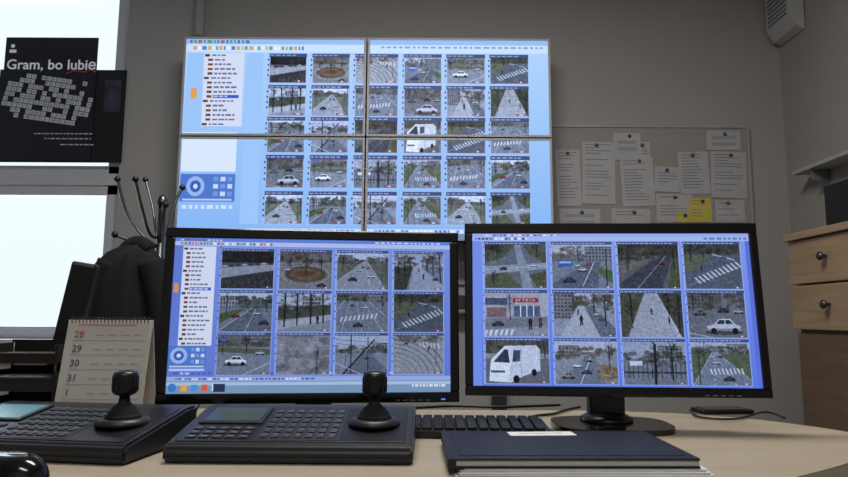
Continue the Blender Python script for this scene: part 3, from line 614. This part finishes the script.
# ------------------------------------------------------------------ CCTV control keyboards
def control_keyboard(x, y, yaw, lcdm):
    b = B('cctv_control_keyboard'); W = .352; D = .205
    M = T((x, y, ZD)) @ RZ(yaw)
    kp = mat('keyboard_shell', (32, 34, 40), .42, var=.06); kp2 = mat('keyboard_panel', (22, 23, 28), .35)
    pr = [(0, .002), (0, .020), (.006, .027), (D-.03, .055), (D, .056), (D, .002)]
    t = bmesh.new(); r = []
    for xx in (-W/2, W/2):
        r.append([t.verts.new((xx, p[0], p[1])) for p in pr])
    n = len(pr)
    for k in range(n): t.faces.new((r[0][k], r[0][(k+1) % n], r[1][(k+1) % n], r[1][k]))
    t.faces.new(r[0][::-1]); t.faces.new(r[1])
    bmesh.ops.recalc_face_normals(t, faces=t.faces[:]); bmesh.ops.bevel(t, geom=t.edges[:], offset=.004, segments=2, affect='EDGES')
    b.merge(t, M, kp)
    b.bx((-W/2+.004, -.0008, .010), (W/2-.004, .001, .0115), blkm, 0, M)
    sl = math.degrees(math.atan2(.028, D-.036)); MS = M @ T((0, .006, .0272)) @ RX(sl)
    b.bx((-W/2+.012, .008, -.001), (W/2-.012, .165, .0012), kp2, .001, MS)
    key = mat('key_cap', (40, 44, 52), .5, var=.1); keyb = mat('key_cap_blue', (48, 58, 78), .5); lab = mat('key_print', (130, 136, 146), .7)
    b.bx((-W/2+.02, .080, .001), (-W/2+.118, .158, .004), kp, .001, MS); b.bx((-W/2+.026, .086, .004), (-W/2+.112, .152, .0046), lcdm, 0, MS)
    for i in range(5):
        for j in range(3): b.bx((-W/2+.022+i*.019, .018+j*.018, .001), (-W/2+.037+i*.019, .029+j*.018, .003), key, .0008, MS); b.bx((-W/2+.026+i*.019, .023+j*.018, .0031), (-W/2+.033+i*.019, .025+j*.018, .0033), lab, 0, MS)
    b.bx((-W/2+.124, .012, .001), (-W/2+.246, .158, .0018), kp, .0004, MS)
    for i in range(7):
        for j in range(6):
            xx = -W/2+.128+i*.0165; yy = .02+j*.0225
            b.bx((xx+.001, yy, .001), (xx+.0115, yy+.011, .0034), keyb if (i == 6 or j == 5) else key, .0008, MS); b.bx((xx+.002, yy+.0135, .0018), (xx+.010, yy+.0155, .0021), lab, 0, MS)
    MJ = MS @ T((W/2-.062, .085, 0)) @ RX(-sl)
    b.lathe([(.040, 0), (.040, .004), (.036, .009), (.030, .010)], MJ, kp, 36)
    b.lathe([(.027, .009), (.026, .014), (.022, .016), (.0225, .019), (.018, .022), (.018, .025), (.013, .028), (.0085, .033), (.007, .046)], MJ, blkm, 28)
    b.lathe([(.007, .042), (.0145, .045), (.0180, .048), (.0186, .060), (.0184, .074), (.0168, .078), (.0110, .0805), (.001, .0815)], MJ, blk, 24)
    for k in range(16): b.box((.0022, .0018, .022), MJ @ RZ(k*22.5) @ T((.0182, 0, .061)), blkm)
    return b.done()
lcd1 = mat('lcd_green', (56, 74, 68), .25, emit=.06, var=.03); lcd2 = mat('lcd_teal', (70, 124, 136), .25, emit=.25, var=.03)
control_keyboard(-.190, .925, -.5, lcd1)
control_keyboard(-.585, .935, -8, lcd2)

# ------------------------------------------------------------------ computer keyboard
b = B('computer_keyboard'); M = T((.076, 1.178, ZD)) @ RZ(-1); W = .29; D = .112
b.box((W, D, .014), M @ T((0, 0, .010)) @ RX(3), blk, .004)
for i in range(14):
    for j in range(6):
        b.box((.0165, .0145, .006), M @ RX(3) @ T((-W/2+.018+i*.0195, -D/2+.012+j*.0172, .020)), blk, .0015, 1)
b.done()

# ------------------------------------------------------------------ mouse
b = B('computer_mouse'); rings = []
for k in range(9):
    t = k/8; z = .036*math.sin(t*math.pi/2); s = math.cos(t*math.pi/2)**.55 if k < 8 else .02
    rings.append([(.032*s*math.cos(a), .056*s*math.sin(a)*(1+.06*math.sin(a)), z) for a in [2*math.pi*q/28 for q in range(28)]])
mp = onZ(28, 477, ZD)
M = T((mp.x, mp.y-.035, ZD+.001)) @ RZ(70)
b.loft(rings, M, blkg); b.bx((-.0035, .02, .028), (.0035, .036, .036), grey, .002, M)
b.tube([M @ Vector((0, .055, .01)), (mp.x-.1, mp.y-.01, ZD+.004), (mp.x-.2, mp.y-.03, ZD+.004)], .002, blk)
b.done()

# ------------------------------------------------------------------ folder and papers
navy = mat('folder_leather', (22, 26, 44), .42, var=.12, scale=30, bump=.3)
b = B('sheet_stack')
fl = onZ(453, 477, ZD); fr = onZ(706, 475, ZD)
cx = (fl.x+fr.x)/2; Wf = fr.x-fl.x
for k in range(6):
    b.box((Wf-.003*k, .195, .0013), T((cx+.004*(k % 2)+.002, fl.y+.098+.0015*k, ZD+.0008+k*.0014)) @ RZ(.6+.35*(k % 3)), white if k % 2 else paper2)
b.done()
b = B('document_folder')
M = T((cx-.008, fl.y+.112, ZD+.0092)) @ RZ(1.2); Wd = Wf-.004; Dd = .203
b.box((Wd, Dd, .002), M @ T((0, 0, .001)), navy, .0007)
b.box((Wd-.006, Dd-.006, .0075), M @ T((.002, -.001, .0058)), white, .001)
for k in range(4): b.box((Wd-.005, Dd-.005, .0004), M @ T((.002, -.001, .0035+k*.0015)), paper2)
b.box((Wd, Dd, .0035), M @ T((0, 0, .0112)), navy, .0014); b.box((.012, Dd, .0130), M @ T((-Wd/2+.003, 0, .0065)), navy, .003)
b.box((Wd-.03, Dd-.03, .0008), M @ T((0, 0, .0133)), navy, .0003)
b.box((.105, .034, .0006), M @ T((-.01, Dd/2-.030, .0140)) @ RZ(3), white); b.box((.07, .002, .0003), M @ T((-.01, Dd/2-.027, .0145)) @ RZ(3), inkl)
b.done()

# ------------------------------------------------------------------ phone
b = B('mobile_phone'); pp = onZ(722, 413, ZD)
M = T((pp.x, pp.y, ZD)) @ RZ(6); b.box((.115, .058, .010), M @ T((0, 0, .0055)), blk, .003); b.box((.095, .05, .0008), M @ T((0, 0, .0108)), blkg, .0002); b.done()

# ------------------------------------------------------------------ desk calendar
b = B('desk_calendar'); Wc = .158; lean = 12
cxx = onY(100, 380, 1.2).x; Hc = (onY(101, 321, 1.22).z-ZD)/math.cos(R_(lean))
M = T((cxx, 1.20, ZD+.002)) @ RZ(2)
MF = M @ T((0, -.01, 0)) @ RX(-lean)
cream = mat('calendar_paper', (206, 200, 192), .8, var=.03); calp = mat('calendar_sheet', (196, 192, 188), .8, var=.03)
b.bx((-Wc/2, -.001, 0), (Wc/2, .001, Hc), cream, 0, MF)
b.bx((-Wc/2+.002, -.0025, .03), (Wc/2-.002, -.0012, Hc-.006), calp, 0, MF)
MB = M @ T((0, -.01+2*Hc*math.sin(R_(lean)), 0)) @ RX(lean)
b.bx((-Wc/2, -.001, 0), (Wc/2, .001, Hc), cream, 0, MB)
b.bx((-Wc/2, 0, -.0015), (Wc/2, 2*Hc*math.sin(R_(lean))-.012, .0005), cream, 0, M)
for k in range(22):
    xx = -Wc/2+.008+k*(Wc-.016)/21
    b.tube([MF @ Vector((xx, .006*math.cos(a), Hc-.001+.006*math.sin(a))) for a in [2*math.pi*q/8 for q in range(9)]], .0008, blk, 5, sub=1)
ro = mat('calendar_red', (184, 92, 72), .8)
for k, tx in enumerate(("28", "29", "30", "31", "1")):
    z = Hc-.034-k*.027; b.text(tx, .018, MF @ T((-Wc/2+.016, -.003, z)) @ RX(90), ro if k == 0 else ink, bold=.0)
    b.bx((-Wc/2+.012, -.0028, z-.006), (Wc/2-.008, -.0026, z-.0055), inkl, 0, MF)
    for q in range(4): b.bx((-Wc/2+.055+q*.024, -.0028, z+.004), (-Wc/2+.070+q*.024, -.0026, z+.005), inkl, 0, MF)
b.bx((-Wc/2+.02, -.0028, Hc-.011), (Wc/2-.03, -.0026, Hc-.0095), ro, 0, MF)
b.done()

# ------------------------------------------------------------------ things behind on the left
b = B('letter_tray')
ty = 1.24; t0 = onY(-25, 402, ty); t1 = onY(58, 345, ty); TD = .10
x0, x1 = t0.x, t1.x
for k in range(3):
    z = ZD+.012+k*.052
    b.bx((x0, ty-.0, z), (x1, ty+TD, z+.003), blkm)
    b.bx((x0, ty, z), (x0+.003, ty+TD, z+.034), blkm); b.bx((x1-.003, ty, z), (x1, ty+TD, z+.034), blkm); b.bx((x0, ty+TD-.003, z), (x1, ty+TD, z+.040), blkm)
    b.bx((x0, ty-.001, z-.002), (x1, ty+.003, z+.018), blk, .001)
    b.bx((x0+.01, ty+.006, z+.003), (x1-.012, ty+TD-.01, z+.016+.008*(k == 1)), mat('brown_envelope', (72, 54, 48), .8) if k == 2 else dgrey)
for x in (x0+.004, x1-.004):
    for y in (ty+.004, ty+TD-.004): b.tube([(x, y, ZD), (x, y, ZD+.150)], .003, blk)
b.done()

b = B('loudspeaker'); sy = 1.41; s0 = onY(57, 345, sy)
M = T((s0.x, sy-.005, ZD+.008)) @ RY(10) @ RZ(20)
hz = onY(75, 266, sy).z-ZD
b.box((.05, .06, hz), M @ T((0, 0, hz/2+.003)), blk, .006); b.box((.044, .004, hz-.012), M @ T((0, -.031, hz/2+.003)), blkm, .002)
b.box((.07, .07, .008), T((s0.x, sy-.005, ZD+.004)) @ RZ(20), blk, .002)
b.done()

# coat stand with coats
b = B('coat_stand'); ys = 2.3; pc = onY(157, 300, ys)
cx_, zt_ = pc.x, onY(157, 205, ys).z
b.tube([(cx_, ys, .03), (cx_, ys, zt_)], .014, silver, 14)
b.lathe([(.018, 0), (.02, .01), (.014, .03), (.001, .04)], T((cx_, ys, zt_)), silver)
for k in range(4):
    M = T((cx_, ys, 0)) @ RZ(45+90*k); b.tube([M @ Vector(p) for p in ((0, 0, .10), (.12, 0, .07), (.22, 0, .012))], .011, silver)
for k, (x, y, x2, y2, dy) in enumerate(((124, 182, 131, 214, -.05), (136, 175, 146, 205, .08), (169, 206, 164, 222, -.03), (128, 238, 140, 244, -.1), (150, 186, 152, 212, -.12), (172, 182, 166, 204, .1))):
    e = onY(x, y, ys); m_ = onY(x2, y2, ys); e.y += dy; m_.y += dy*.7
    b.tube([(cx_, ys, zt_-.16+.01*k), ((cx_+m_.x)/2, ys+dy*.4, (zt_-.16+m_.z)/2-.02), tuple(m_), tuple(e)], .0055, silver, 8)
    b.lathe([(.004, -.012), (.011, -.006), (.012, 0), (.009, .008), (.001, .012)], T(e), blk, 12)
b.done()
b = B('hanging_coat'); rings = []; cloth = mat('coat_cloth', (15, 16, 22), .9, var=.3, scale=20, bump=.5)
rg = random.Random(2); ph_ = [rg.uniform(0, 6) for _ in range(5)]
spec = [(248, 138, 4, .03), (250, 137, 14, .05), (256, 134, 22, .07), (268, 130, 29, .085), (290, 126, 33, .095), (320, 122, 35, .1), (360, 119, 37, .11), (400, 117, 40, .115), (440, 116, 41, .12)]
for (py, pxc, hw, dp) in spec[::-1]:
    c = onY(pxc, py, ys-.15); hwx = hw/F*2.2
    r = []
    for q in range(56):
        a = 2*math.pi*q/56; f = 1+.07*math.sin(5*a+ph_[0]+py*.01)+.05*math.sin(9*a+ph_[1]-py*.02)
        r.append((c.x+hwx*f*math.cos(a), c.y+dp*f*math.sin(a), c.z+.01*math.sin(4*a)))
    rings.append(r)
b.loft(rings, Matrix(), cloth)
for sgn, pth in ((-1, ((112, 262), (98, 300), (90, 350), (86, 400))), (1, ((150, 262), (160, 300), (163, 350), (164, 400)))):
    b.tube([tuple(onY(x, y, ys-.18)) for x, y in pth], .045, cloth, 14)
b.tube([tuple(onY(x, y, ys-.14)) for x, y in ((122, 256), (130, 247), (140, 244), (150, 250))], .028, cloth, 12)
b.done()

# ------------------------------------------------------------------ cables
b = B('cable_bundle')
def dz(px, py, z=.004):
    p = onZ(px, py, ZD+z); return tuple(p)
b.tube([dz(520, 421), dz(535, 416), dz(552, 414), dz(566, 410), dz(580, 407)], .0028, blk)
b.tube([dz(412, 408), dz(455, 406), dz(500, 407), dz(560, 405)], .003, blk)
b.tube([dz(690, 410), dz(700, 417), dz(735, 419), dz(765, 412), dz(785, 418)], .0022, blk)
b.done()
b = B('keyboard_cable')
b.tube([dz(168, 440), dz(176, 428), dz(190, 416), dz(196, 410), dz(199, 405)], .0025, blk); b.done()

# ------------------------------------------------------------------ ceiling lamps (real fixtures) and light
lampm = bpy.data.materials.new('lamp_diffuser'); lampm.use_nodes = True
lb = lampm.node_tree.nodes['Principled BSDF']; lb.inputs['Emission Color'].default_value = (1, .97, .93, 1); lb.inputs['Emission Strength'].default_value = 2.0
def ceiling_lamp(x, y, e):
    b = B('ceiling_lamp'); b.bx((x-.62, y-.16, ZC-.07), (x+.62, y+.16, ZC), framem, .006); b.bx((x-.59, y-.13, ZC-.075), (x+.59, y+.13, ZC-.069), lampm); b.done()
    l = bpy.data.lights.new('ceiling_lamp_light', 'AREA'); l.shape = 'RECTANGLE'; l.size = 1.2; l.size_y = .28; l.energy = e; l.color = (1, .955, .90)
    o = bpy.data.objects.new('ceiling_lamp_light', l); o.location = (x, y, ZC-.085); scene.collection.objects.link(o)
ceiling_lamp(.0, 1.5, 48); ceiling_lamp(.0, -.9, 26)
l = bpy.data.lights.new('window_daylight', 'AREA'); l.shape = 'RECTANGLE'; l.size = 1.4; l.size_y = 2.1; l.energy = 26; l.color = (.80, .90, 1)
o = bpy.data.objects.new('window_daylight', l); o.location = ((XL+xw)/2, YB+.35, 1.95); o.rotation_euler = (R_(-90), 0, 0); scene.collection.objects.link(o)
wd = bpy.data.worlds.new('overcast_sky'); scene.world = wd; wd.use_nodes = True; nt = wd.node_tree; bg = nt.nodes['Background']
tc = nt.nodes.new('ShaderNodeTexCoord'); sx = nt.nodes.new('ShaderNodeSeparateXYZ'); rp = nt.nodes.new('ShaderNodeValToRGB')
nt.links.new(tc.outputs['Generated'], sx.inputs['Vector']); nt.links.new(sx.outputs['Z'], rp.inputs['Fac'])
rp.color_ramp.elements[0].color = (.78, .88, 1, 1); rp.color_ramp.elements[1].color = (.86, .93, 1, 1)
nt.links.new(rp.outputs['Color'], bg.inputs['Color']); bg.inputs['Strength'].default_value = 1.12
